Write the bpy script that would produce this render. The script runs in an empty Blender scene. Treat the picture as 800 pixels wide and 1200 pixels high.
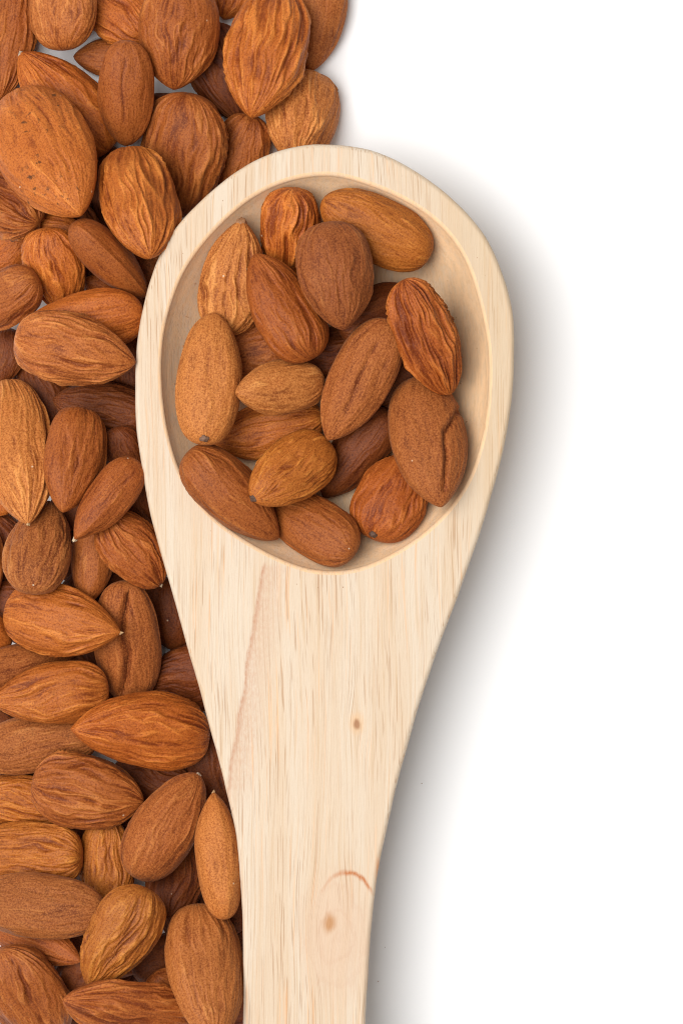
import bpy, bmesh, math
import numpy as np

# ------------------------------------------------------------------ camera, light, exposure
scene = bpy.context.scene
COL = scene.collection
CAMZ, ZREF, S = 0.77, 0.020, 0.0002       # camera height, height of the framed plane, metres per photo pixel there
SPZ, FLOORZ = 0.029, 0.0160                # top of the spoon, floor of its recess

cam_data = bpy.data.cameras.new('camera')
cam_data.sensor_fit = 'VERTICAL'
cam_data.sensor_height = 36
cam_data.lens = 18 / (0.12 / (CAMZ - ZREF))
cam_data.clip_start, cam_data.clip_end = 0.05, 20
cam = bpy.data.objects.new('camera', cam_data)
cam.location = (0, 0, CAMZ)
COL.objects.link(cam)
scene.camera = cam

world = bpy.data.worlds.new('World')
scene.world = world
world.use_nodes = True
bg = world.node_tree.nodes['Background']
bg.inputs['Color'].default_value = (1.0, 0.975, 0.945, 1)
bg.inputs['Strength'].default_value = 0.37

def softbox(name, loc, target, sx, sy, watts, color):
    d = bpy.data.lights.new(name, 'AREA')
    d.shape = 'RECTANGLE'
    d.size, d.size_y, d.energy, d.color = sx, sy, watts, color
    o = bpy.data.objects.new(name, d)
    o.location = loc
    v = np.array(target, float) - np.array(loc, float)
    import mathutils
    o.rotation_euler = mathutils.Vector(v).to_track_quat('-Z', 'Y').to_euler()
    COL.objects.link(o)
    return o
softbox('key_softbox', (-0.47, 0.03, 1.15), (0, 0, 0.02), 1.00, 0.92, 24.3, (1.0, 0.992, 0.975))

scene.view_settings.view_transform = 'Standard'
scene.view_settings.look = 'None'
scene.view_settings.gamma = 1
scene.view_settings.exposure = 0
scene.view_settings.use_curve_mapping = False
scene.cycles.max_bounces = 6
scene.cycles.diffuse_bounces = 4
scene.cycles.use_denoising = True
scene.cycles.filter_width = 1.1

# ------------------------------------------------------------------ node helpers
class NT:
    def __init__(s, name):
        s.m = bpy.data.materials.new(name); s.m.use_nodes = True
        s.t = s.m.node_tree; s.bsdf = s.t.nodes['Principled BSDF']
    def n(s, kind, **kw):
        nd = s.t.nodes.new(kind)
        for k, v in kw.items(): setattr(nd, k, v)
        return nd
    def put(s, inp, v):
        if isinstance(v, bpy.types.NodeSocket): s.t.links.new(v, inp)
        elif isinstance(v, (int, float)) or hasattr(v, '__len__'): inp.default_value = v
    def math(s, op, a, b=0.0, c=0.0, clamp=False):
        nd = s.n('ShaderNodeMath', operation=op, use_clamp=clamp)
        s.put(nd.inputs[0], a); s.put(nd.inputs[1], b); s.put(nd.inputs[2], c)
        return nd.outputs[0]
    def mix(s, fac, a, b, blend='MIX'):
        nd = s.n('ShaderNodeMix', data_type='RGBA', blend_type=blend)
        s.put(nd.inputs['Factor'], fac)
        for i, v in (('A', a), ('B', b)):
            sock = [q for q in nd.inputs if q.name == i and q.type == 'RGBA'][0]
            s.put(sock, v if isinstance(v, bpy.types.NodeSocket) else tuple(v) + (1,))
        return [q for q in nd.outputs if q.type == 'RGBA'][0]
    def ramp(s, v, lo, hi, a=0.0, b=1.0, smooth=True):
        nd = s.n('ShaderNodeMapRange', interpolation_type='SMOOTHSTEP' if smooth else 'LINEAR', clamp=True)
        for i, q in enumerate((v, lo, hi, a, b)): s.put(nd.inputs[i], q)
        return nd.outputs[0]
    def noise(s, vec, scale, detail=2, rough=.5, dist=0.0, dim='3D'):
        nd = s.n('ShaderNodeTexNoise', noise_dimensions=dim)
        s.put(nd.inputs['Vector'], vec); nd.inputs['Scale'].default_value = scale
        nd.inputs['Detail'].default_value = detail; nd.inputs['Roughness'].default_value = rough
        nd.inputs['Distortion'].default_value = dist
        return nd.outputs[0]
    def scale(s, vec, sc, off=(0, 0, 0)):
        nd = s.n('ShaderNodeMapping'); s.put(nd.inputs['Vector'], vec)
        nd.inputs['Scale'].default_value = sc; nd.inputs['Location'].default_value = off
        return nd.outputs[0]
    def attr(s, name, kind='GEOMETRY'):
        return s.n('ShaderNodeAttribute', attribute_type=kind, attribute_name=name)

# ------------------------------------------------------------------ materials
def mat_table():
    T = NT('white_tabletop')
    T.bsdf.inputs['Base Color'].default_value = (0.86, 0.86, 0.865, 1)
    T.bsdf.inputs['Roughness'].default_value = 0.6
    T.bsdf.inputs['Specular IOR Level'].default_value = 0.2
    return T.m

def mat_almond():
    T = NT('almond_skin')
    co = T.n('ShaderNodeTexCoord').outputs['Object']
    oi = T.n('ShaderNodeObjectInfo')
    tint, rnd = oi.outputs['Color'], oi.outputs['Random']
    shift = T.n('ShaderNodeVectorMath', operation='ADD')
    cx = T.n('ShaderNodeCombineXYZ'); T.put(cx.inputs[0], T.math('MULTIPLY', rnd, 3.7)); T.put(cx.inputs[1], T.math('MULTIPLY', rnd, 9.1))
    T.put(shift.inputs[0], co); T.put(shift.inputs[1], cx.outputs[0])
    p = shift.outputs[0]
    vein = T.attr('vein').outputs['Fac']
    dust = T.attr('dust', 'OBJECT').outputs['Fac']
    spots = T.attr('spots', 'OBJECT').outputs['Fac']
    fine = T.noise(p, 2500, 3, .75)
    mid = T.noise(T.scale(p, (.35, 1, 1)), 520, 4, .62, .4)
    big = T.noise(p, 130, 3, .55)
    # dark furrows, pale ridges
    stria = T.noise(T.scale(p, (.10, 1, 1)), 1150, 3, .6, .25)
    v = T.math('ADD', T.math('MULTIPLY', vein, .85), T.math('MULTIPLY', T.math('SUBTRACT', mid, .5), .55))
    v = T.math('ADD', v, T.math('MULTIPLY', T.math('SUBTRACT', stria, .5), .75))
    v = T.math('ADD', v, T.math('MULTIPLY', T.math('SUBTRACT', big, .5), .45), clamp=True)
    dark = T.mix(1.0, tint, (.42, .29, .185), 'MULTIPLY')
    light = T.mix(1.0, tint, (1.42, 1.72, 2.05), 'MULTIPLY')
    c = T.mix(T.ramp(v, .04, .42), dark, tint)
    c = T.mix(T.math('MULTIPLY', T.ramp(v, .52, .86), 1.0), c, light)
    # reddish drift
    c = T.mix(T.ramp(T.noise(p, 210, 2, .5), .5, .75, 0, .35), c, T.mix(1.0, tint, (.86, .70, .56), 'MULTIPLY'))
    # powdery bloom
    dm = T.ramp(fine, .50, .62)
    c = T.mix(T.math('MULTIPLY', dm, T.math('ADD', .18, T.math('MULTIPLY', dust, .42))), c, T.mix(1.0, tint, (1.55, 1.85, 2.3), 'MULTIPLY'))
    c = T.mix(T.ramp(fine, .49, .38, 0, .60), c, T.mix(1.0, tint, (.42, .27, .16), 'MULTIPLY'))
    # dark freckles
    fr = T.math('MULTIPLY', T.ramp(T.noise(p, 620, 3, .6), .56, .68), T.math('ADD', .18, T.math('MULTIPLY', spots, .7)))
    fr = T.math('MULTIPLY', fr, T.ramp(big, .42, .62))
    c = T.mix(fr, c, (.055, .019, .005))
    # a few crumbs of salt pale specks
    vor = T.n('ShaderNodeTexVoronoi'); T.put(vor.inputs['Vector'], p); vor.inputs['Scale'].default_value = 420
    sp = T.math('MULTIPLY', T.ramp(vor.outputs['Distance'], .10, .05), T.math('GREATER_THAN', T.n('ShaderNodeSeparateColor').outputs[0], 2))
    sc = T.n('ShaderNodeSeparateColor'); T.put(sc.inputs[0], vor.outputs['Color'])
    sp = T.math('MULTIPLY', T.ramp(vor.outputs['Distance'], .13, .06), T.math('GREATER_THAN', sc.outputs[0], .972))
    c = T.mix(T.math('MULTIPLY', sp, .7), c, (.66, .50, .34))
    T.put(T.bsdf.inputs['Base Color'], c)
    T.put(T.bsdf.inputs['Roughness'], T.math('ADD', .43, T.math('MULTIPLY', dust, .25)))
    T.bsdf.inputs['Specular IOR Level'].default_value = .20
    T.put(T.bsdf.inputs['Sheen Weight'], T.math('MULTIPLY', dust, .06))
    T.bsdf.inputs['Sheen Roughness'].default_value = .45
    T.bsdf.inputs['Sheen Tint'].default_value = (1, .82, .66, 1)
    b = T.n('ShaderNodeBump'); b.inputs['Strength'].default_value = .7; b.inputs['Distance'].default_value = .00025
    h = T.math('ADD', T.math('ADD', T.math('MULTIPLY', fine, .75), T.math('MULTIPLY', mid, .8)), T.math('MULTIPLY', stria, 1.0))
    T.put(b.inputs['Height'], h)
    T.put(T.bsdf.inputs['Normal'], b.outputs[0])
    return T.m

def mat_plain(name, col, rough=.7):
    T = NT(name)
    co = T.n('ShaderNodeTexCoord').outputs['Object']
    n = T.noise(co, 2200, 3, .6)
    T.put(T.bsdf.inputs['Base Color'], T.mix(T.ramp(n, .3, .7), tuple(q * .6 for q in col), col))
    T.bsdf.inputs['Roughness'].default_value = rough
    b = T.n('ShaderNodeBump'); b.inputs['Strength'].default_value = .4; b.inputs['Distance'].default_value = .0002
    T.put(b.inputs['Height'], n); T.put(T.bsdf.inputs['Normal'], b.outputs[0])
    return T.m

KP = (CAMZ - SPZ) / (CAMZ - ZREF) * S * 1000        # mm per photo pixel on the spoon's top
def mat_wood(name, recess=False):
    T = NT(name)
    co = T.n('ShaderNodeTexCoord').outputs['Object']
    mm = T.scale(co, (1000, 1000, 1000))
    sep = T.n('ShaderNodeSeparateXYZ'); T.put(sep.inputs[0], mm)
    X, Y = sep.outputs[0], sep.outputs[1]
    def px(x, y): return ((x - 400) * KP, (600 - y) * KP)
    def ellipse(cx, cy, rx, ry, wob=.0):
        a, b = px(cx, cy)
        u = T.math('DIVIDE', T.math('SUBTRACT', X, a), rx * KP); w = T.math('DIVIDE', T.math('SUBTRACT', Y, b), ry * KP)
        e = T.math('SQRT', T.math('ADD', T.math('MULTIPLY', u, u), T.math('MULTIPLY', w, w)))
        if wob: e = T.math('ADD', e, T.math('MULTIPLY', T.math('SUBTRACT', T.noise(T.scale(mm, (1, .35, 1)), .45, 3, .6), .5), wob))
        return e, u, w
    # grain follows the length, bending gently; swirls round the lower knot
    wav = T.noise(T.scale(mm, (.05, .012, .05)), 1.0, 2, .5)
    bend = T.math('MULTIPLY', T.math('SUBTRACT', wav, .5), 7.0)
    gx = T.math('ADD', X, bend)
    for kx, ky, rx, ry, st in ((418, 848, 13, 34, .75), (386, 1082, 26, 62, .8)):        # fibres part round the knots
        e, u, w = ellipse(kx, ky, rx, ry)
        pull = T.math('MULTIPLY', T.math('EXPONENT', T.math('MULTIPLY', T.math('MULTIPLY', e, e), -1.0)), st * rx * KP)
        gx = T.math('SUBTRACT', gx, T.math('MULTIPLY', pull, u))
    g = T.n('ShaderNodeCombineXYZ'); T.put(g.inputs[0], gx); T.put(g.inputs[1], Y); T.put(g.inputs[2], sep.outputs[2])
    g = g.outputs[0]
    band = T.noise(T.scale(g, (.22, .006, .22)), 1.0, 3, .55)
    streak = T.noise(T.scale(g, (1.9, .030, 1.9)), 1.0, 3, .6)
    fibre = T.noise(T.scale(g, (6.0, .22, 6.0)), 1.0, 3, .65)
    c = T.mix(T.ramp(band, .35, .66), (.585, .482, .372), (.565, .432, .305))
    c = T.mix(T.ramp(streak, .50, .72, 0, .55), c, (.49, .32, .175))
    c = T.mix(T.ramp(streak, .46, .28, 0, .5), c, (.62, .52, .395))
    c = T.mix(T.ramp(fibre, .5, .8, 0, .38), c, (.52, .355, .215))
    # pores: short dark dashes along the grain, in denser and sparser strips
    pore = T.noise(T.scale(g, (3.6, .075, 3.6), (17, 3, 0)), 1.0, 1, .4)
    dens = T.noise(T.scale(g, (.12, .02, .12), (5, 9, 0)), 1.0, 2, .5)
    pm = T.math('MULTIPLY', T.ramp(pore, .605, .68), T.ramp(dens, .36, .60, .15, .58))
    c = T.mix(pm, c, (.33, .16, .065))
    # long orange fibres
    lf = T.noise(T.scale(g, (2.1, .030, 2.1), (31, 7, 0)), 1.0, 2, .5)
    c = T.mix(T.math('MULTIPLY', T.ramp(lf, .60, .70), T.ramp(dens, .36, .6, .2, .55)), c, (.70, .37, .17))
    warm = T.math('MULTIPLY', T.ramp(X, 6.0, 38.0), T.ramp(Y, -30.0, 20.0))
    c = T.mix(T.math('MULTIPLY', warm, .55), c, (.525, .37, .215))
    if recess:
        c = T.mix(T.ramp(fibre, .46, .72, 0, .4), c, (.44, .25, .12))
        c = T.mix(T.ramp(streak, .46, .62, 0, .3), c, (.48, .28, .13))
    if not recess:
        # pinkish streak left of the middle
        x0, y0 = px(309, 664); x1, y1 = px(262, 960)
        sl = (x1 - x0) / (y1 - y0)
        line = T.math('ADD', x0, T.math('MULTIPLY', T.math('SUBTRACT', Y, y0), sl))
        d = T.math('SUBTRACT', T.math('ADD', X, T.math('MULTIPLY', T.math('SUBTRACT', T.noise(T.scale(mm, (.15, .07, 1)), 1.0, 3, .6), .5), 3.0)), line)
        on = T.math('MULTIPLY', T.ramp(Y, y0 + 1.5, y0 - .5), T.ramp(Y, y1 - 3, y1 + 12))
        core = T.math('MULTIPLY', T.ramp(T.math('ABSOLUTE', d), .9, .0), on)
        side = T.math('MULTIPLY', T.math('MULTIPLY', T.ramp(d, 8.5, .2), T.math('GREATER_THAN', d, 0)), on)
        spk = T.noise(T.scale(mm, (2.2, .7, 1)), 1.0, 3, .7)
        c = T.mix(T.math('MULTIPLY', core, T.ramp(spk, .35, .65, .45, .95)), c, (.42, .21, .12))
        c = T.mix(T.math('MULTIPLY', side, T.ramp(spk, .40, .64, .3, .75)), c, (.50, .32, .215))
        # small knot
        e, u, w = ellipse(418, 848, 10, 16, .9)
        c = T.mix(T.ramp(e, 1.2, .2, 0, .55), c, (.62, .36, .17))
        e, u, w = ellipse(418, 849, 5, 8.5, .8)
        c = T.mix(T.ramp(e, 1.1, .4, 0, .85), c, (.28, .12, .05))
        # lower knot with its rosy field and the arched mark over it
        e, u, w = ellipse(394, 1098, 50, 84, .50)
        c = T.mix(T.ramp(e, 1.2, .35, 0, .6), c, (.56, .385, .265))
        rings = T.math('SINE', T.math('MULTIPLY', e, 21.0))
        c = T.mix(T.math('MULTIPLY', T.ramp(rings, .3, 1.0), T.ramp(e, 1.15, .5, 0, .14)), c, (.46, .27, .17))
        e, u, w = ellipse(406, 1098, 42, 80, .12)
        arc = T.math('MULTIPLY', T.ramp(T.math('ABSOLUTE', T.math('SUBTRACT', e, .95)), .065, .0), T.math('MULTIPLY', T.ramp(w, .55, .8), T.ramp(u, -.5, .1, .35, 1)))
        c = T.mix(T.math('MULTIPLY', arc, T.ramp(spk, .30, .6, .6, 1)), c, (.42, .14, .04))
        e, u, w = ellipse(386, 1082, 9, 14, 1.0)
        c = T.mix(T.ramp(e, 1.25, .2, 0, .85), c, (.40, .18, .06))
        # darker nick on the right edge
        e, u, w = ellipse(443, 1022, 3, 20, .4)
        c = T.mix(T.ramp(e, 1.2, .3, 0, .7), c, (.62, .25, .09))
    else:
        turn = T.noise(T.scale(mm, (.9, .25, .9)), 1.0, 4, .65)
        c = T.mix(T.ramp(turn, .33, .66, .4, .85), c, (.76, .49, .275))
    T.put(T.bsdf.inputs['Base Color'], c)
    T.bsdf.inputs['Roughness'].default_value = .55
    T.bsdf.inputs['Specular IOR Level'].default_value = .3
    b = T.n('ShaderNodeBump'); b.inputs['Strength'].default_value = .35; b.inputs['Distance'].default_value = .00025
    T.put(b.inputs['Height'], T.math('SUBTRACT', fibre, T.math('MULTIPLY', pm, .9)))
    T.put(T.bsdf.inputs['Normal'], b.outputs[0])
    return T.m

# ------------------------------------------------------------------ object helpers
def link_mesh(name, me, mat, parent=None):
    o = bpy.data.objects.new(name, me)
    COL.objects.link(o)
    if mat: me.materials.append(mat)
    if parent: o.parent = parent
    return o

# ------------------------------------------------------------------ tabletop
bm = bmesh.new()
bmesh.ops.create_grid(bm, x_segments=1, y_segments=1, size=1.6)
me = bpy.data.meshes.new('tabletop'); bm.to_mesh(me); bm.free()
table = link_mesh('tabletop', me, mat_table())
table['kind'] = 'structure'

# ------------------------------------------------------------------ wooden spoon
OUT = [(375, 168), (400, 169.5), (430, 174), (465, 187), (500, 209), (525, 228), (550, 252), (572, 282), (587, 315), (597, 347), (602, 378), (602.5, 410), (601, 450), (596, 495), (587, 538), (573, 590), (557, 640), (538, 694), (517, 750), (496, 810), (478, 872), (470, 900), (459, 945), (447, 1000), (439.5, 1042), (434, 1100), (430, 1160), (427.5, 1210), (425, 1280), (285, 1280), (285, 1210), (285, 1125), (284, 1080), (281, 1025), (276, 975), (267, 935), (257, 895), (245, 850), (232, 802), (217, 750), (198, 681), (187, 645), (175, 598), (166, 547), (160, 505), (158, 465), (159, 425), (163, 381), (175, 331), (193, 284), (212, 259), (237, 233), (257, 215), (282, 197), (312, 181), (342, 171.5)]
INN = [(390, 206), (422, 214), (457, 227), (495, 248), (525, 275), (547, 310), (562, 358), (571, 405), (572, 450), (567, 500), (553, 551), (535, 583), (512, 610), (480, 636), (440, 658), (412, 667), (388, 669), (360, 666), (330, 655), (297, 638), (252, 607), (215, 560), (197, 505), (190, 450), (191, 400), (199, 362), (214, 322), (235, 290), (260, 262), (290, 236), (320, 219), (352, 209)]
def spline(P, n):
    P = np.array(P, float); N = len(P); out = []
    for i in range(N):
        p0, p1, p2, p3 = P[i-1], P[i], P[(i+1) % N], P[(i+2) % N]
        for k in range(n):
            t = k / n
            out.append(.5*((2*p1)+(-p0+p2)*t+(2*p0-5*p1+4*p2-p3)*t*t+(-p0+3*p1-3*p2+p3)*t**3))
    return np.array(out)
def smooth_outline(P, sigma):
    seg = np.hypot(*(np.roll(P, -1, 0) - P).T); s = np.concatenate([[0], np.cumsum(seg)])
    Q = np.concatenate([P, P[:1]]); n = int(s[-1] / 4); u = np.linspace(0, s[-1], n, endpoint=False)
    Q = np.stack([np.interp(u, s, Q[:, 0]), np.interp(u, s, Q[:, 1])], 1)
    h = s[-1] / n; k = np.arange(-12, 13); w = np.exp(-(k*h/sigma)**2/2); w /= w.sum()
    return sum(wi*np.roll(Q, -ki, 0) for wi, ki in zip(w, k))
def top_xy(P):
    P = np.array(P, float); k = KP / 1000
    return np.stack([(P[:, 0] - 400) * k, (600 - P[:, 1]) * k], 1)

def build_spoon():
    root = bpy.data.objects.new('wooden_spoon', None); COL.objects.link(root)
    root['label'] = 'pale wooden spoon with a wide flat handle and a recess full of almonds'
    root['category'] = 'spoon'
    wood, wood_in = mat_wood('pale_wood'), mat_wood('pale_wood_recess', True)
    out = top_xy(smooth_outline(spline(OUT, 10), 13))
    d = np.roll(out, -1, 0) - np.roll(out, 1, 0)
    nrm = np.stack([-d[:, 1], d[:, 0]], 1); nrm /= np.linalg.norm(nrm, axis=1)[:, None]
    c0 = top_xy([(360, 600)])[0]
    if np.mean(np.sum(nrm * (c0 - out), 1)) < 0: nrm = -nrm      # inward
    # cut between head and handle
    ys = (600 - 722) * KP / 1000
    pts, nn = [], []
    N = len(out)
    for i in range(N):
        j = (i + 1) % N
        pts.append(out[i]); nn.append(nrm[i])
        a, b = out[i, 1] - ys, out[j, 1] - ys
        if a * b < 0:
            t = a / (a - b)
            pts.append(out[i] + (out[j] - out[i]) * t); nn.append(nrm[i] + (nrm[j] - nrm[i]) * t)
    pts, nn = np.array(pts), np.array(nn)
    q = np.arange(len(pts))*.9
    pts = pts + nn*(.00004*np.sin(q*.31+1) + .000012*np.sin(q*.83))[:, None]*np.clip(np.abs(pts[:, 1:]-ys)/.004, 0, 1)
    cut = [i for i in range(len(pts)) if abs(pts[i, 1] - ys) < 1e-9]
    r = .0011
    prof = [(r*(1-math.sin(a)), -r*(1-math.cos(a))) for a in np.linspace(0, math.pi/2, 6)]
    prof += [(0, -.0050), (.0004, -.0072), (.0013, -.0092), (.0026, -.0108)]
    inn = top_xy(smooth_outline(spline(INN, 6), 12)); ic = inn.mean(0)
    def ring(scale, z): return [(ic[0] + (p[0]-ic[0])*scale, ic[1] + (p[1]-ic[1])*scale, z) for p in inn]
    lip = 1 + .0010 / .042
    def part(name, idx, hole):
        bm = bmesh.new()
        rows = []
        for ins, dz in prof:
            rows.append([bm.verts.new((*(pts[i] + nn[i]*ins), SPZ + dz)) for i in idx])
        for a, b in zip(rows, rows[1:]):
            for k in range(len(idx) - 1):
                bm.faces.new((a[k], a[k+1], b[k+1], b[k])).smooth = True
        for row in (rows[0], rows[-1]):
            edges = [bm.edges.get((row[k], row[k+1])) or bm.edges.new((row[k], row[k+1])) for k in range(len(row) - 1)]
            edges.append(bm.edges.new((row[-1], row[0])))
            if hole:
                hv = [bm.verts.new(p) for p in (ring(lip, SPZ) if row is rows[0] else ring(1.0, SPZ + prof[-1][1]))]
                edges += [bm.edges.new((hv[k], hv[(k+1) % len(hv)])) for k in range(len(hv))]
            bmesh.ops.triangle_fill(bm, edges=edges, use_beauty=True)
        bmesh.ops.recalc_face_normals(bm, faces=bm.faces)
        me = bpy.data.meshes.new(name); bm.to_mesh(me); bm.free()
        return link_mesh(name, me, wood, root)
    a, b = cut
    mid = list(range(a, b + 1)); rest = list(range(b, len(pts))) + list(range(0, a + 1))
    lower = mid if pts[mid].mean(0)[1] < ys else rest
    upper = rest if lower is mid else mid
    part('rim', upper, True)
    part('handle', lower, False)
    # recess: rounded lip, steep wall, nearly flat floor; round underside down to the tabletop
    bm = bmesh.new()
    rings = []
    for q in np.linspace(0, math.pi/2, 5):
        rings.append((lip - (lip-1)*math.sin(q), SPZ - .0010*(1-math.cos(q))))
    def height(rr):                                              # dish with a short step under the lip
        if rr > .978: return SPZ - .0010 - (1-rr)/.022*.0016
        k = np.clip((rr-.60)/.378, 0, 1)
        return FLOORZ + (SPZ - .0026 - FLOORZ)*k**2.1
    for rr in [.9985, .995, .990, .984, .979, .974, .968] + list(np.linspace(.955, .60, 16)) + [.5, .35, .15]:
        rings.append((rr, height(rr)))
    n = len(inn)
    prev = None
    for sc_, z in rings:
        cur = [bm.verts.new(p) for p in ring(sc_, z)]
        if prev:
            for k in range(n): bm.faces.new((prev[k], prev[(k+1) % n], cur[(k+1) % n], cur[k])).smooth = True
        prev = cur
    cv = bm.verts.new((*ic, FLOORZ))
    for k in range(n): bm.faces.new((prev[k], prev[(k+1) % n], cv)).smooth = True
    prev = None
    for sc_, z in [(1.0, SPZ + prof[-1][1]), (1.0, .0125), (.97, .008), (.90, .004), (.78, .0012), (.62, .0002)]:
        cur = [bm.verts.new(p) for p in ring(sc_, z)]
        if prev:
            for k in range(n): bm.faces.new((prev[k], cur[k], cur[(k+1) % n], prev[(k+1) % n])).smooth = True
        prev = cur
    bm.faces.new(prev)
    me = bpy.data.meshes.new('bowl'); bm.to_mesh(me); bm.free()
    link_mesh('bowl', me, wood_in, root)
build_spoon()

# ------------------------------------------------------------------ crumbs of skin and dust
def build_crumbs():
    r = np.random.RandomState(4)
    inn = top_xy(INN); ic = inn.mean(0)
    spots = []
    for x, y, s in [(494, 918, .00011), (451, 1110, .00012), (443, 1150, .00015)]:
        k = CAMZ/(CAMZ-ZREF)*S
        spots.append(((x-400)*k, (600-y)*k, .0001, s))
    m = bpy.data.meshes.new('crumbs'); bm = bmesh.new()
    for n in range(46):
        a, rr = r.uniform(0, 2*math.pi), r.uniform(.70, .95)
        j = np.argmin(np.abs((np.arctan2(inn[:, 1]-ic[1], inn[:, 0]-ic[0]) - a + math.pi) % (2*math.pi) - math.pi))
        p = ic + (inn[j]-ic)*rr
        k = (rr-.60)/.378
        spots.append((p[0], p[1], FLOORZ + (SPZ-.0026-FLOORZ)*k**2.1 + .00006, r.uniform(.00008, .00026)))
    for n in range(9):
        a = r.uniform(0, 2*math.pi)
        spots.append((ic[0] + .0425*math.cos(a)*.95, ic[1] + .050*math.sin(a), SPZ + .00005, r.uniform(.00006, .00012)))
    for x, y, z, s in spots:
        v = bmesh.ops.create_icosphere(bm, subdivisions=1, radius=s)['verts']
        sx, sy = r.uniform(.6, 1.7), r.uniform(.6, 1.2)
        for q in v:
            q.co = (q.co.x*sx*(1+r.uniform(-.2, .2)) + x, q.co.y*sy*(1+r.uniform(-.2, .2)) + y, q.co.z*.5 + z)
    bm.to_mesh(m); bm.free()
    o = link_mesh('crumbs', m, mat_plain('skin_crumb', (.40, .20, .09)))
    o['kind'] = 'stuff'
    o['label'] = 'fine brown crumbs of almond skin in the spoon and on the table'
    o['category'] = 'crumbs'
build_crumbs()

# ------------------------------------------------------------------ almonds
rng0 = np.random.RandomState(5)
_perm = rng0.permutation(256); _perm = np.concatenate([_perm, _perm, _perm])
_grad = rng0.normal(size=(256, 3)); _grad /= np.linalg.norm(_grad, axis=1)[:, None]
def perlin(P):
    P = P + 100.0
    I = np.floor(P).astype(int); F = P - I; I &= 255
    U = F*F*F*(F*(F*6-15)+10)
    res = 0
    for dx in (0, 1):
        for dy in (0, 1):
            for dz in (0, 1):
                h = _perm[_perm[_perm[(I[..., 0]+dx) & 255] + ((I[..., 1]+dy) & 255)] + ((I[..., 2]+dz) & 255)]
                g = _grad[h]
                dot = g[..., 0]*(F[..., 0]-dx) + g[..., 1]*(F[..., 1]-dy) + g[..., 2]*(F[..., 2]-dz)
                w = (U[..., 0] if dx else 1-U[..., 0])*(U[..., 1] if dy else 1-U[..., 1])*(U[..., 2] if dz else 1-U[..., 2])
                res = res + w*dot
    return res

def profile(t, f, q, nb):
    u = np.clip((f-t)/f, 0, 1); v = np.clip((t-f)/(1-f), 0, 1)
    return np.where(t < f, (1-u**nb)**(1/nb), np.clip(1-v**2.05, 0, 1)**q)

def seg_dist(t, y, line, asp):
    best = np.full(t.shape, 9.0); sgn = np.zeros(t.shape)
    for (t0, y0), (t1, y1) in zip(line, line[1:]):
        ax, ay, bx, by = t0*asp, y0, t1*asp, y1
        dx, dy = bx-ax, by-ay; l2 = dx*dx+dy*dy
        k = np.clip(((t*asp-ax)*dx + (y-ay)*dy)/l2, 0, 1)
        px_, py_ = t*asp-(ax+k*dx), y-(ay+k*dy)
        dd = np.hypot(px_, py_)
        m = dd < best
        best = np.where(m, dd, best); sgn = np.where(m, np.sign(px_*dy - py_*dx), sgn)
    return best, sgn

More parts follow.
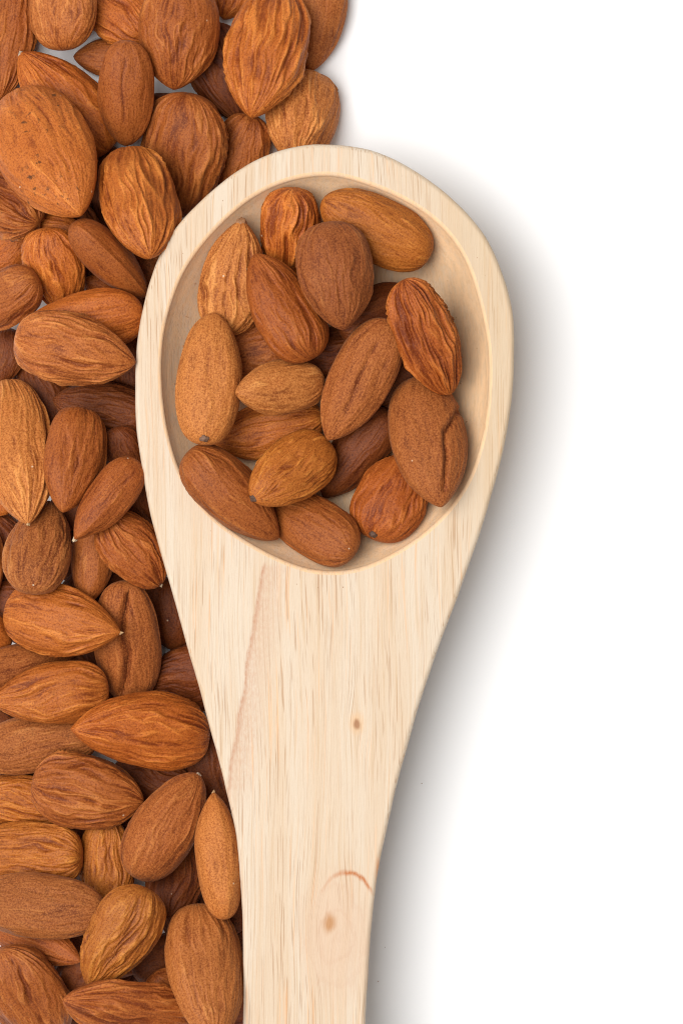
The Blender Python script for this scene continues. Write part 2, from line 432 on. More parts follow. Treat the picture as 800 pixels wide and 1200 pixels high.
NT_, NTH = 90, 144
def almond_mesh(L, W, o, seed):
    hr, f, q, nb = o.get('hr', .63), o.get('f', .40), o.get('q', .73), o.get('nb', 2.35)
    rg, bend, seam, sr = o.get('rg', 1), o.get('bend', 0), o.get('seam', 8), o.get('sr', .5)
    tl = (1-np.cos(np.linspace(0, np.pi, NT_+2)[1:-1]))/2
    th = np.linspace(0, 2*np.pi, NTH, endpoint=False)
    th = th + .45*np.cos(th)                                      # finer mesh on the upper face
    t, a = np.meshgrid(tl, th, indexing='ij')
    r = profile(t, f, q, nb); rh = profile(t, f, min(q, .6), nb)
    so = np.array([seed*3.17 % 40, seed*7.31 % 37, seed*1.93 % 29])
    ca, sa = np.cos(a), np.sin(a)
    y0, z0 = W/2*r*ca + bend*W*4*t*(1-t), W*hr/2*rh*sa
    # cross-section normal
    ny, nz = ca/(W/2), sa/(W*hr/2); nl = np.hypot(ny, nz); ny, nz = ny/nl, nz/nl
    fade = np.clip(r*1.5-.12, 0, 1)
    # soft lumps
    lump = perlin(np.stack([ca*1.1, sa*1.1, t*2.2], -1) + so)*.00075 + perlin(np.stack([ca*2.2, sa*2.2, t*4.0], -1) + so + 7)*.00028
    # lengthwise ridges that wander, fork and die out
    w1 = perlin(np.stack([ca*1.0, sa*1.0, t*2.6], -1) + so + 3)
    w2 = perlin(np.stack([ca*2.4, sa*2.4, t*7.0], -1) + so + 11)
    aw = a + .45*w1 + .13*w2
    cw, sw = np.cos(aw), np.sin(aw)
    n1 = perlin(np.stack([cw*3.5, sw*3.5, t*1.25], -1) + so + 19)
    n2 = perlin(np.stack([cw*6.5, sw*6.5, t*3.0], -1) + so + 23)
    n3 = perlin(np.stack([cw*11.0, sw*11.0, t*7.0], -1) + so + 29)
    ridge = 1 - np.abs(n1)*3.2
    ridge2 = 1 - np.abs(n2)*3.0
    line2 = np.clip(1-np.abs(n2)*6.5, 0, 1)
    pres = np.clip(.75 + 1.2*perlin(np.stack([ca*1.5, sa*1.5, t*2.8], -1) + so + 41), .35, 1.2)
    m = o.get('rm', (seed*0.6180339) % 1*1.7 - .7)                 # crested (+) or furrowed (-)
    crest = np.clip(ridge, 0, 1)**2.2
    hgt = (ridge*m*.55 + (.5+.5*m)*crest*.5 + n1*1.3*(1-abs(m)) + ridge2*.40*pres*m + line2*.40 + n3*.5)*pres
    base = np.mean(hgt)
    amp = .00072*rg*(W/.016)
    disp = (hgt-base)*amp*fade
    vein = np.clip(.5 + (hgt-base)*(.55*min(rg, 1.3)+.12), 0, 1)
    vein = np.clip(vein + .30*line2*pres*min(rg, 1) - .04, 0, 1)
    # seam running round the edge
    for s in (seam, seam+180):
        da = np.abs((a - math.radians(s) + np.pi) % (2*np.pi) - np.pi)
        k = np.exp(-(da/.13)**2)
        disp += k*.00036*sr*fade*(W/.016)
        vein = np.clip(vein + .25*k*min(sr, 1), 0, 1)
    if o.get('crease'):
        line, dep, wid = o['crease']
        jig = perlin(np.stack([ca*3, sa*3, t*6], -1) + so + 50)*.06
        dist, sg = seg_dist(t, y0/(W/2)+jig, line, 2*L/W)
        up = (sa > 0)
        k = np.exp(-(dist/wid)**2)*up
        shelf = np.clip(1-dist/(wid*5), 0, 1)**2*(sg > 0)*up
        disp -= k*dep*W*1.15*fade
        disp += shelf*dep*W*.55*fade
        vein = np.clip(vein - .35*k + .12*shelf, 0, 1)
    disp = disp + lump*fade
    x = (t-.5)*L
    y, z = y0 + ny*disp, z0 + nz*disp
    V = np.stack([x, y, z], -1).reshape(-1, 3)
    V = np.concatenate([V, [[-L/2, 0, 0], [L/2, 0, 0]]])
    i = np.arange(NT_-1)[:, None]*NTH; j = np.arange(NTH)[None, :]; j2 = (j+1) % NTH
    quads = np.stack([i+j, i+j2, i+NTH+j2, i+NTH+j], -1).reshape(-1, 4)[:, ::-1]
    nV = NT_*NTH
    jj = np.arange(NTH); jn = (jj+1) % NTH
    tb = np.stack([np.full(NTH, nV), jn, jj], 1)[:, ::-1]
    te = np.stack([np.full(NTH, nV+1), (NT_-1)*NTH+jj, (NT_-1)*NTH+jn], 1)[:, ::-1]
    loops = np.concatenate([quads.ravel(), tb.ravel(), te.ravel()]).astype(np.int32)
    tot = np.concatenate([np.full(len(quads), 4), np.full(2*NTH, 3)]).astype(np.int32)
    start = np.concatenate([[0], np.cumsum(tot)[:-1]]).astype(np.int32)
    me = bpy.data.meshes.new('almond')
    me.vertices.add(len(V)); me.loops.add(len(loops)); me.polygons.add(len(tot))
    me.vertices.foreach_set('co', V.astype(np.float32).ravel())
    me.loops.foreach_set('vertex_index', loops)
    me.polygons.foreach_set('loop_start', start)
    me.polygons.foreach_set('use_smooth', np.ones(len(tot), bool))
    at = me.attributes.new('vein', 'FLOAT', 'POINT')
    at.data.foreach_set('value', np.concatenate([vein.ravel(), [.4, .6]]).astype(np.float32))
    me.update(calc_edges=True); me.validate()
    return me

def nub_mesh(name, rx, ry, seed):
    bm = bmesh.new()
    bmesh.ops.create_icosphere(bm, subdivisions=3, radius=1)
    for v in bm.verts:
        k = 1 + .22*math.sin(v.co.y*5+seed) * math.cos(v.co.z*4+seed*2)
        v.co = (v.co.x*rx*k, v.co.y*ry*k, v.co.z*ry*k)
    for f in bm.faces: f.smooth = True
    me = bpy.data.meshes.new(name); bm.to_mesh(me); bm.free()
    return me

SKIN = mat_almond()
NUB = {'white': (mat_plain('torn_white_kernel', (.56, .42, .27)), .0016, .0006),
       'cream': (mat_plain('cream_tip', (.50, .30, .14)), .0016, .0005),
       'grey': (mat_plain('grey_tip', (.46, .34, .24)), .0009, .0008),
       'brown': (mat_plain('brown_tip', (.34, .15, .06)), .0014, .0012),
       'dark': (mat_plain('dark_scar', (.10, .045, .025)), .0008, .0010),
       'dark2': (mat_plain('dull_scar', (.20, .10, .06)), .0008, .0011)}
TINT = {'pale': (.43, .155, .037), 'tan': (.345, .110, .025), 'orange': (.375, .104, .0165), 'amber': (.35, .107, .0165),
        'brown': (.280, .077, .0145), 'rust': (.30, .078, .0130), 'dusty': (.270, .081, .0175), 'purple': (.240, .071, .0165), 'red': (.140, .034, .0065)}  # 'red': dark reddish skin, darkened further to paint shade into the gaps
DUST = {'pale': .55, 'tan': .4, 'orange': .2, 'amber': .2, 'brown': .35, 'rust': .2, 'dusty': .9, 'purple': .7, 'red': .35}
# (photo-independent world pose in millimetres and degrees: x, y, z, length, width, yaw, pitch, roll), colour, group, label, shape
ALMONDS = [
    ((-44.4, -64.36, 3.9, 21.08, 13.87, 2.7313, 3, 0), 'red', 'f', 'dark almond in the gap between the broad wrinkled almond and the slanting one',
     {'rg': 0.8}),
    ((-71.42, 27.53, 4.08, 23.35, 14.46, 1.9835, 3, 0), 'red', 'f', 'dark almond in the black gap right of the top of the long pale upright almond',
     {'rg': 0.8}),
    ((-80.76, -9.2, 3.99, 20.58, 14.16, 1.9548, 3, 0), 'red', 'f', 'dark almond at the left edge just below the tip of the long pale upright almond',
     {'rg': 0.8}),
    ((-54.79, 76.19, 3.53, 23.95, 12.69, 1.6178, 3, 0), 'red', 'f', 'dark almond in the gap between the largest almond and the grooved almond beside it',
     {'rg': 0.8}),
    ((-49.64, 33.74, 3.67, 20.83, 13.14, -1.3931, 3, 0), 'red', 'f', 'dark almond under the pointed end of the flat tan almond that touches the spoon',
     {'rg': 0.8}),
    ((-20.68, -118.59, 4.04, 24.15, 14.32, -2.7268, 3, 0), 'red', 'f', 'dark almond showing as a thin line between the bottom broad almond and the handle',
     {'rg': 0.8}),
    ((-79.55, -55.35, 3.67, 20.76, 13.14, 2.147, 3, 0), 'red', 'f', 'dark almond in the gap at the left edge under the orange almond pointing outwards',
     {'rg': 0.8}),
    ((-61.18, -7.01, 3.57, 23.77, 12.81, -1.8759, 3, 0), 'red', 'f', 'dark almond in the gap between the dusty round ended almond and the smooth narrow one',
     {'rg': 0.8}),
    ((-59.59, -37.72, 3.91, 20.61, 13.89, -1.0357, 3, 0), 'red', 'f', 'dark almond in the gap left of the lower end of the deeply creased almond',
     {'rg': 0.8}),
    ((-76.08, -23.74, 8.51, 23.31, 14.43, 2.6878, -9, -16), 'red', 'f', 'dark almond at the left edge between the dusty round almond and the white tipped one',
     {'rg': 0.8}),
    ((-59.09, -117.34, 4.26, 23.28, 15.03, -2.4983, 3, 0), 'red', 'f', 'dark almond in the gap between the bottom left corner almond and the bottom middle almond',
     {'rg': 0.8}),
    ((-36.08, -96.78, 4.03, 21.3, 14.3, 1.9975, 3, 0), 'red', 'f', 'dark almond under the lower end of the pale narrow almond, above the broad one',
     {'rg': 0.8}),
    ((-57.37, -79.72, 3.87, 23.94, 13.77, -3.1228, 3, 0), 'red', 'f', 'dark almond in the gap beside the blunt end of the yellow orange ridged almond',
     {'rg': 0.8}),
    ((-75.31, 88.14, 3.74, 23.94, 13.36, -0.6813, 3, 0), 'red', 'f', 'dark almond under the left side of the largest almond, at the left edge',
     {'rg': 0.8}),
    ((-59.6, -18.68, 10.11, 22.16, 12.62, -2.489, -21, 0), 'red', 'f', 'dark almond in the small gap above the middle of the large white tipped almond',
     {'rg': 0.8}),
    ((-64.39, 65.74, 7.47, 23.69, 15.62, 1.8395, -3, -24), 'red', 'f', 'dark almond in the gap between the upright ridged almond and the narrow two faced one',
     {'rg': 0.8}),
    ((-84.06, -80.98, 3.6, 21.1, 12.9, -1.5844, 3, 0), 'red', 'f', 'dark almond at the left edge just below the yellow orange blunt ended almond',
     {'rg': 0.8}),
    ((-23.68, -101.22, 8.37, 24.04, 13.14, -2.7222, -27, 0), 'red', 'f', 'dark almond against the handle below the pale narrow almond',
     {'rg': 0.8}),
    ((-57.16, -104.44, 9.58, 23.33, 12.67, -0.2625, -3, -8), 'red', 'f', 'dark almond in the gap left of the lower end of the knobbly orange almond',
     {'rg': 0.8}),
    ((-56.18, 108.88, 2.52, 16.21, 9.41, 3.091, 3, 0), 'brown', 'p', 'small pointed almond tucked under the upright smooth oval almond near the top left',
     {'rg': 0.4}),
    ((-28.49, 104.97, 4.16, 24.68, 14.7, -1.1888, 3, 0), 'red', 'p', 'dark reddish almond half hidden under the left side of the big almond above the spoon',
     {'rg': 1.1}),
    ((-25.88, 124.7, 2.77, 14.12, 10.23, -1.9109, 3, 0), 'orange', 'p', 'sliver of orange almond at the top edge between the two large almonds',
     {'rg': 1}),
    ((-5.92, 118.89, 3.96, 27.25, 13.89, -1.7063, 3, 0), 'tan', 'p', 'smooth tan almond at the upper right corner of the pile against the white background',
     {'rg': 0.35, 'f': 0.45}),
    ((-24.29, 84.9, 4.66, 21.51, 13.06, -1.8353, 21, 0), 'brown', 'p', 'dark brown almond peeping out above the spoon rim left of the pale tan one',
     {'rg': 0.5}),
    ((-40.33, 96.22, 2.26, 16.01, 8.6, -0.0512, 3, 0), 'red', 'p', 'dark almond peeping out behind the top of the broad almond above the spoon',
     {'rg': 0.5}),
    ((-80.2, 61.99, 2.77, 15.38, 10.23, -2.4127, 3, 0), 'orange', 'p', 'orange almond half out of the left edge, under the very wrinkled one',
     {'rg': 0.6}),
    ((-68.78, 67.16, 13.66, 16.32, 8.47, 2.903, 21, 0), 'orange', 'p', 'almond almost buried beneath the tip of the largest almond',
     {'rg': 0.5}),
    ((-54.23, 51.79, 8.39, 16.66, 9.4, 2.6659, -27, -8), 'brown', 'p', 'almond in the gap below the narrow ridged almond, nearly covered by a smooth one',
     {'rg': 0.5}),
    ((-44.93, 57.64, 7.58, 14.41, 11.14, -0.9358, 3, -24), 'brown', 'p', 'shadowed almond squeezed between the spoon rim and the almond above the narrow ridged one',
     {'rg': 0.5}),
    ((-80.55, 36.82, 7.27, 14.46, 10.64, -1.7406, -3, 8), 'red', 'p', 'dark reddish almond cut by the left edge above the long pale upright almond',
     {'rg': 0.6}),
    ((-56.17, 24.13, 9.57, 25.32, 13.79, 2.9316, -3, 0), 'red', 'p', 'dark red ridged almond whose right end goes under the left of the spoon head',
     {'rg': 1.3}),
    ((-50.23, 11.72, 11.95, 19.36, 10.11, -1.1796, 27, 0), 'red', 'p', 'deep shadowed almond under the pointed end beside the left of the spoon head',
     {'rg': 0.5}),
    ((-46.44, 2.22, 12.79, 17.23, 9.29, -1.0259, 27, 0), 'red', 'p', 'dark almond hidden behind the small white tipped almond next to the spoon',
     {'rg': 0.5}),
    ((-64.64, -0.61, 10.16, 17.68, 10.94, -2.127, 3, 0), 'red', 'p', 'dark almond showing in specks where the two upright almonds meet the dusty round one',
     {'rg': 0.4}),
    ((-58.27, -10.55, 16.38, 23.17, 10.85, -1.7115, -9, 0), 'brown', 'p', 'smooth brown almond standing narrow below the small white tipped one',
     {'rg': 0.3, 'hr': 0.9}),
    ((-83.63, -13.74, 12.4, 20.69, 7.68, -1.5708, -21, 0), 'brown', 'p', 'thin slice of almond at the left edge beside the dusty round almond',
     {'rg': 0.4}),
    ((-83.78, 4.28, 5.61, 13.97, 10.66, -0.7854, -21, -8), 'orange', 'p', 'orange almond end at the left edge beneath the long pale upright almond',
     {'rg': 0.5}),
    ((-40.56, -24.52, 3.78, 18.14, 13.48, -1.4464, 3, 0), 'red', 'p', 'plain dark almond between the creased almond and the spoon edge',
     {'rg': 0.3}),
    ((-36.7, -39.76, 5.41, 21.42, 16.28, -3.0078, -3, -16), 'red', 'p', 'reddish almond with bold cross ridges going under the tapering left edge of the spoon',
     {'rg': 1.3}),
    ((-30.31, -62.86, 7.2, 22.23, 11.25, -1.3303, 3, -16), 'red', 'p', 'dark reddish almond against the neck of the spoon, above the pale narrow almond',
     {'rg': 0.5}),
    ((-25.04, -94.29, 12.88, 14.23, 8.48, -1.9401, -21, 0), 'red', 'p', 'tiny visible corner of almond between the pale narrow almond and the handle',
     {'rg': 0.3}),
    ((-39.18, -85.06, 8.67, 24.29, 13.4, 1.3662, 27, 0), 'red', 'p', 'dark almond in the shadow left of the pale narrow almond beside the handle',
     {'rg': 0.6}),
    ((-76.94, -68.82, 8.72, 25.87, 12.59, 2.9997, -3, 0), 'amber', 'p', 'yellowish almond at the left edge partly under a broad brown almond',
     {'rg': 1.1}),
    ((-55.6, -81.89, 11.77, 23.11, 12.94, 1.6234, -3, 0), 'amber', 'p', 'amber almond with upright parallel ridges in the gap between blunt ended almonds',
     {'rg': 1.3}),
    ((-73.84, -55.03, 11.33, 33.3, 13.76, -2.9704, -3, 0), 'dusty', 'p', 'dusty reddish brown almond running out of the left edge under an orange pointed one',
     {'rg': 0.5}),
    ((-62.53, -109.38, 16.12, 14.3, 12.47, -2.295, 15, 0), 'red', 'p', 'dark almond deep between the bottom left almond and the bottom middle one',
     {'rg': 0.4}),
    ((-41.38, -105.16, 12.46, 18.21, 10.9, 0.5162, 21, 0), 'red', 'p', 'dark red almond under the lower right side of the knobbly orange almond near the bottom',
     {'rg': 0.4}),
    ((-39.11, -113.92, 17.18, 16.76, 10.83, -0.6172, 27, 0), 'brown', 'p', 'brown almond end between the bottom middle almond and the broad one beside the handle',
     {'rg': 0.6}),
    ((-82.58, -27.96, 16.11, 12.81, 8.5, -0.6263, 27, 8), 'orange', 'p', 'scrap of orange almond at the left edge under the large white tipped almond',
     {'rg': 0.4}),
    ((-80.71, 112.55, 4.73, 29.79, 14.69, -1.6739, -3, 0), 'brown', 'p', 'brown almond cut off by the top left corner of the picture',
     {'rg': 0.7, 'f': 0.45}),
    ((-54.05, 121.36, 5.17, 25.55, 15.18, 2.3562, 15, 8), 'orange', 'p', 'orange almond with fine pale veins at the top edge, partly behind a larger brown one',
     {'rg': 1.1}),
    ((-66.04, 121.85, 10.17, 24.55, 17.08, 1.6038, 3, -24), 'tan', 'p', 'tan almond with rounded lower end at the top edge, second from the left corner',
     {'rg': 1.1}),
    ((-9.56, 93.75, 7.42, 24.0, 18.43, -1.693, -15, -24), 'pale', 'p', 'pale tan almond whose lower part is covered by the top of the spoon rim',
     {'rg': 0.8, 'nb': 2.9, 'f': 0.42}),
    ((-65.78, 97.65, 8.52, 31.37, 16.65, 2.3104, -3, 0), 'orange', 'p', 'orange almond with long ridges and a small pale nub, partly under the largest almond',
     {'rg': 1.2, 'tip': 'grey'}),
    ((-80.97, 74.42, 13.72, 26.91, 14.52, 2.5628, 27, 0), 'brown', 'p', 'very wrinkled brown almond at the left edge below the largest almond',
     {'rg': 2.2}),
    ((-67.07, 56.64, 17.77, 21.85, 14.78, -1.3576, 27, 16), 'orange', 'p', 'upright orange almond with straight ridges left of the narrow two faced one',
     {'rg': 1.0}),
    ((-53.91, 58.7, 23.3, 25.67, 10.37, -0.7854, 27, 0), 'brown', 'p', 'narrow almond lying on its side with a raised seam, slanting down to the spoon rim',
     {'rg': 0.3, 'hr': 1.05, 'seam': 80, 'sr': 2.2, 'f': 0.45}),
    ((-37.67, 84.68, 8.5, 30.69, 20.76, -1.676, 21, 24), 'brown', 'p', 'broad brown almond with its round end up, just above the left shoulder of the spoon',
     {'rg': 0.9, 'f': 0.42}),
    ((-79.88, 49.59, 19.0, 23.1, 13.2, -2.6651, 27, 0), 'brown', 'p', 'brown almond with a round right end at the left edge, below the upright ridged one',
     {'rg': 0.7}),
    ((-60.86, 44.43, 22.77, 30.04, 14.28, -2.995, 3, -24), 'orange', 'p', 'smooth golden almond lying flat behind a similar tan one, pointing left, by the spoon',
     {'rg': 0.45, 'f': 0.36}),
    ((-46.95, 71.92, 24.64, 30.7, 18.66, -1.3692, -27, -24), 'orange', 'p', 'upright orange brown almond left of the broad one, with deep lengthwise grooves',
     {'rg': 1.1, 'f': 0.5}),
    ((-38.53, 113.06, 13.62, 26.53, 18.67, -1.647, 3, -8), 'brown', 'p', 'large brown almond with oval vein rings at the top edge, pointing down',
     {'rg': 1.0, 'f': 0.5}),
    ((-17.84, 108.14, 14.13, 32.91, 19.6, -1.7806, -15, 16), 'orange', 'p', 'big almond with pale shiny ridges at the top, pointing down to the spoon rim',
     {'rg': 1.1, 'f': 0.42, 'crease': [[(0.02, -0.35), (0.3, -0.62), (0.6, -0.6)], 0.018, 0.1]}),
    ((-50.69, 98.67, 15.66, 25.46, 13.07, -1.6044, 21, 0), 'brown', 'p', 'small smooth brown oval almond standing upright between larger ones near the top left',
     {'rg': 0.3, 'f': 0.47, 'q': 0.6, 'crease': [[(0.15, -0.05), (0.4, -0.12), (0.75, -0.02)], 0.012, 0.07]}),
    ((-68.61, 83.44, 23.42, 38.85, 22.7, -1.0566, -27, 0), 'orange', 'p', 'largest almond of the pile, orange with dark spots and pale ridges at the left edge',
     {'rg': 0.7, 'f': 0.42, 'spots': 1}),
    ((-61.44, 37.57, 30.23, 28.51, 16.67, -0.2164, 3, 8), 'tan', 'p', 'tan brown almond with fine wrinkles lying flat, its pointed end touching the spoon',
     {'rg': 1.0, 'f': 0.38}),
    ((-75.99, -37.29, 14.31, 29.34, 13.17, 0.3125, 21, 24), 'dusty', 'p', 'dusty brown almond leaving the left edge below the large white tipped one',
     {'rg': 0.4}),
    ((-50.37, -31.23, 14.39, 32.21, 15.4, -1.5175, 21, -8), 'dusty', 'p', 'dusty brown almond with a deep lengthwise fold, below the white scarred one',
     {'rg': 0.5, 'f': 0.5, 'nb': 2.4, 'q': 0.55, 'crease': [[(0.08, 0.1), (0.35, -0.25), (0.52, -0.05), (0.82, -0.3)], 0.085, 0.12]}),
    ((-48.48, -9.18, 21.72, 20.4, 13.88, -0.9115, 9, -24), 'brown', 'p', 'brown ridged almond with a broken white end touching the left of the spoon',
     {'rg': 1.1, 'q': 0.5, 'tip': 'white'}),
    ((-65.05, -25.64, 21.72, 29.24, 16.56, -0.1767, -15, 0), 'orange', 'p', 'large orange almond with a sharp white tip pointing right at the creased almond',
     {'rg': 1.0, 'f': 0.4, 'q': 0.9, 'tip': 'cream'}),
    ((-70.4, -8.08, 22.02, 24.25, 15.25, 1.4071, 27, -8), 'dusty', 'p', 'dusty round ended almond under the tip of the long pale upright almond',
     {'rg': 0.6, 'f': 0.42}),
    ((-76.01, 14.14, 18.15, 38.85, 17.25, -1.3745, -27, 0), 'pale', 'p', 'long pale upright almond with glossy ridges at the left edge, pointing down',
     {'rg': 1.0, 'f': 0.46, 'tip': 'cream'}),
    ((-62.52, 12.05, 23.69, 26.36, 14.69, -1.732, -21, -24), 'brown', 'p', 'reddish brown upright almond with a blunt top right of the long pale one',
     {'rg': 0.7, 'nb': 2.8, 'f': 0.4}),
    ((-54.41, 2.67, 28.22, 23.76, 10.68, -2.2429, -9, 0), 'brown', 'p', 'small narrow almond with a tiny white tip, slanting beside the left of the spoon',
     {'rg': 0.35, 'hr': 0.85, 'f': 0.4, 'q': 0.9, 'tip': 'white'}),
    ((-68.56, -42.74, 19.58, 28.3, 14.9, -3.0341, -9, -8), 'orange', 'p', 'orange brown almond pointing out of the left edge, above the dusty reddish one',
     {'rg': 0.9, 'f': 0.36, 'q': 0.9}),
    ((-59.52, -65.84, 17.24, 26.76, 17.77, -0.1812, 3, -8), 'brown', 'p', 'broad brown finely wrinkled almond left of the slanting almond with a pale seam',
     {'rg': 0.8, 'f': 0.45}),
    ((-47.2, -52.12, 18.85, 34.03, 18.04, 3.0413, -21, 0), 'orange', 'p', 'large orange almond with wavy ridges beside the tapering spoon neck, tip to the left',
     {'rg': 1.0, 'f': 0.38, 'q': 0.85, 'bend': -0.06}),
    ((-76.11, -81.25, 12.99, 31.24, 15.34, -3.1349, 15, 0), 'amber', 'p', 'yellow orange blunt ended almond with dense wavy ridges at the left edge',
     {'rg': 1.5, 'nb': 3, 'f': 0.4}),
    ((-72.83, -99.85, 16.95, 29.73, 10.85, -0.3861, -27, 0), 'brown', 'p', 'almond lying half under the dark flat one near the bottom left',
     {'rg': 0.5}),
    ((-73.28, -113.61, 21.47, 28.91, 19.78, -1.1006, 21, 24), 'brown', 'p', 'brown ridged almond in the bottom left corner of the picture',
     {'rg': 1.3, 'f': 0.5}),
    ((-71.79, -91.93, 22.54, 33.95, 15.11, 3.0821, 9, 16), 'dusty', 'p', 'dark dusty flat almond lying across another, near the bottom left',
     {'rg': 0.8, 'f': 0.45}),
    ((-40.97, -73.62, 18.92, 28.55, 15.27, 1.0159, 3, 8), 'dusty', 'p', 'brown almond with a pale raised seam slanting up towards the spoon neck',
     {'rg': 0.5, 'hr': 0.85, 'seam': 65, 'sr': 1.5, 'f': 0.42, 'q': 0.6, 'tip': 'grey'}),
    ((-51.53, -98.7, 28.66, 26.81, 16.47, -2.1404, 3, -24), 'amber', 'p', 'knobbly orange almond with wavy ridges near the bottom, round end up',
     {'rg': 1.3, 'f': 0.36}),
    ((-49.41, -115.51, 28.75, 31.98, 16.25, 2.9094, -21, -24), 'brown', 'p', 'brown almond at the bottom edge, its pointed end to the left',
     {'rg': 1.0, 'f': 0.42}),
    ((-31.32, -107.15, 28.23, 34.45, 18.39, -1.4172, -27, -24), 'tan', 'p', 'broad tan brown almond at the bottom beside the spoon handle',
     {'rg': 0.55, 'f': 0.4}),
    ((-28.43, -80.03, 24.84, 29.68, 10.74, 1.6657, 9, 0), 'pale', 'p', 'pale smooth narrow almond pointing up, touching the left side of the handle',
     {'rg': 0.15, 'hr': 1.0, 'f': 0.5, 'q': 0.75, 'seam': 110, 'sr': 0.6, 'tip': 'cream'}),
    ((-1.2, 37.64, 19.2, 17.14, 11.61, 0.1882, 3, 0), 'red', 'b', 'nearly black almond in the deepest gap at the middle of the spoon',
     {'rg': 0.5}),
    ((-19.9, 37.5, 19.94, 18.07, 14.0, -2.9746, 3, 0), 'brown', 'b', 'shadowed almond deep in the spoon, right beside the middle of the tall pale almond',
     {'rg': 1.0}),
    ((9.18, 46.91, 21.48, 23.32, 13.17, 0.4311, 21, 0), 'red', 'b', 'dark red almond with cross ridges beneath the purplish one in the spoon',
     {'rg': 1.0}),
    ((15.02, 31.85, 18.83, 19.3, 10.42, 0.756, 3, 0), 'red', 'b', 'dark almond in the gap between the wrinkled right almond and the heart creased one',
     {'rg': 0.4}),
    ((-17.2, 19.2, 19.81, 26.43, 13.6, -2.8966, 3, 0), 'orange', 'b', 'orange ridged almond in the spoon covered in part by two smaller ones',
     {'rg': 1.0}),
    ((3.4, 13.49, 20.37, 25.79, 12.39, -2.2284, 9, 0), 'red', 'b', 'reddish brown almond pointing down to the left, middle of the lower half of the spoon',
     {'rg': 0.3, 'hr': 0.75}),
    ((11.71, 3.77, 25.5, 22.43, 16.38, 1.1471, 9, -8), 'rust', 'b', 'rusty red almond with a dark dot on its round end, lower right in the spoon',
     {'rg': 0.8, 'nb': 2.3, 'tipb': 'dark'}),
    ((-7.74, -2.68, 25.42, 28.58, 14.1, 2.5814, 27, 0), 'brown', 'b', 'brown ridged almond at the bottom of the spoon recess nearest the handle',
     {'rg': 0.8, 'f': 0.42}),
    ((-25.07, 3.75, 29.67, 29.35, 14.25, -0.7662, 9, -24), 'brown', 'b', 'brown almond against the lower left wall of the spoon, with a split seam',
     {'rg': 0.5, 'hr': 0.8, 'seam': -25, 'sr': 1.5}),
    ((-25.01, 54.59, 25.6, 27.19, 15.29, 1.4226, -9, 0), 'pale', 'b', 'orange almond with a nipple shaped top by the upper left wall of the spoon',
     {'rg': 1.1, 'f': 0.38, 'q': 0.8, 'tip': 'brown'}),
    ((-12.02, 64.76, 25.26, 22.54, 13.91, -1.638, 27, 0), 'orange', 'b', 'ridged orange almond at the top of the spoon, standing next to the smooth one',
     {'rg': 1.1, 'hr': 0.8}),
    ((8.02, 65.74, 27.71, 28.47, 14.94, 2.6748, -9, -8), 'amber', 'b', 'long smooth golden brown almond at the top right in the spoon',
     {'rg': 0.45, 'f': 0.42, 'q': 0.5}),
    ((-30.51, 30.71, 31.87, 31.12, 15.16, 1.5068, 9, 0), 'pale', 'b', 'long pale tan almond standing at the left wall of the spoon',
     {'rg': 0.35, 'f': 0.44, 'q': 0.55, 'tipb': 'dark2'}),
    ((-14.18, 28.75, 31.36, 22.9, 12.6, -2.9889, -27, 0), 'pale', 'b', 'small pale orange almond lying across the middle of the spoon',
     {'rg': 0.4, 'f': 0.45}),
    ((-13.38, 47.41, 32.05, 27.85, 16.38, 2.0724, 3, 24), 'rust', 'b', 'dark orange almond leaning left under the purplish one in the spoon',
     {'rg': 0.8, 'f': 0.4}),
    ((-11.73, 9.46, 31.1, 24.66, 14.98, -2.4999, -27, 0), 'amber', 'b', 'olive orange almond with curved ridges in the lower middle of the spoon',
     {'rg': 1.3, 'f': 0.4, 'nb': 2.3, 'q': 0.6, 'tip': 'dark'}),
    ((20.14, 16.19, 29.69, 32.83, 17.48, -1.3909, -21, -8), 'dusty', 'b', 'dusty almond with a heart shaped fold at the right wall of the spoon',
     {'rg': 0.25, 'f': 0.45, 'crease': [[(0.3, 0.95), (0.4, 0.7), (0.5, 0.38), (0.65, 0.3), (0.9, 0.1)], 0.065, 0.075]}),
    ((4.14, 30.39, 29.96, 31.29, 14.41, -2.057, 3, 0), 'dusty', 'b', 'dusty brown slanting almond in the middle of the spoon with one long groove',
     {'rg': 0.5, 'f': 0.42, 'crease': [[(0.2, -0.1), (0.5, -0.05), (0.75, 0.05)], 0.02, 0.09]}),
    ((19.64, 40.15, 33.5, 29.25, 13.67, -1.1723, 15, -16), 'rust', 'b', 'wrinkled almond with curled edge at the right wall of the spoon, upper one',
     {'rg': 1.5, 'f': 0.5, 'q': 0.6, 'crease': [[(0.02, -0.5), (0.2, -0.66), (0.45, -0.74)], 0.035, 0.1]}),
    ((-1.17, 54.22, 35.52, 25.28, 17.52, -1.4464, -3, -8), 'purple', 'b', 'purplish brown almond on top of the others in the upper half of the spoon',
     {'rg': 0.6, 'f': 0.42}),
]
GROUPS = {'p': 'almonds heaped beside the spoon', 'b': 'almonds in the spoon', 'f': 'almonds at the bottom of the heap'}
vr = np.random.RandomState(11)
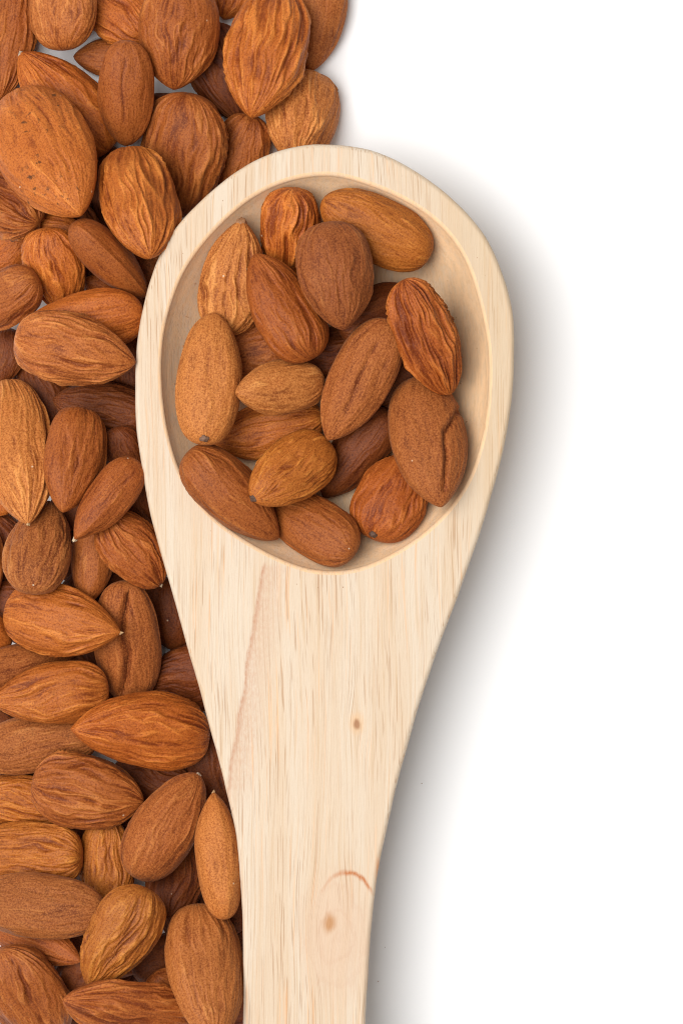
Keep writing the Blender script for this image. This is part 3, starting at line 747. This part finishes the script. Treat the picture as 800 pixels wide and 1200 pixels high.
for seed, (pose, colour, grp, label, o) in enumerate(ALMONDS):
    x, y, z, L, W, yaw, pitch, roll = pose
    ob = link_mesh('almond', almond_mesh(L/1000, W/1000, o, seed + 1), SKIN)
    ob.location = (x/1000, y/1000, z/1000)
    ob.rotation_euler = (math.radians(roll), math.radians(pitch), yaw)
    k = 1 + vr.uniform(-.07, .07); h = vr.uniform(-.05, .05)
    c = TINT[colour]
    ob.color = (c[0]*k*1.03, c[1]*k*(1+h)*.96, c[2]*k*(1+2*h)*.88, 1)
    ob['dust'] = float(DUST[colour]); ob['spots'] = float(o.get('spots', 0))
    ob['label'] = label; ob['category'] = 'almond'; ob['group'] = GROUPS[grp]
    for key, sx in (('tip', 1), ('tipb', -1)):
        if o.get(key):
            m, rx, ry = NUB[o[key]]
            nb = link_mesh('scar' if o[key].startswith('dark') else 'tip', nub_mesh('tip', rx, ry, seed), None, ob)
            nb.data.materials.append(m)
            nb.location = (L/2000 - rx*.72, 0, 0) if sx > 0 else (-L/1000*.462, 0, W*o.get('hr', .63)/2000*.47)
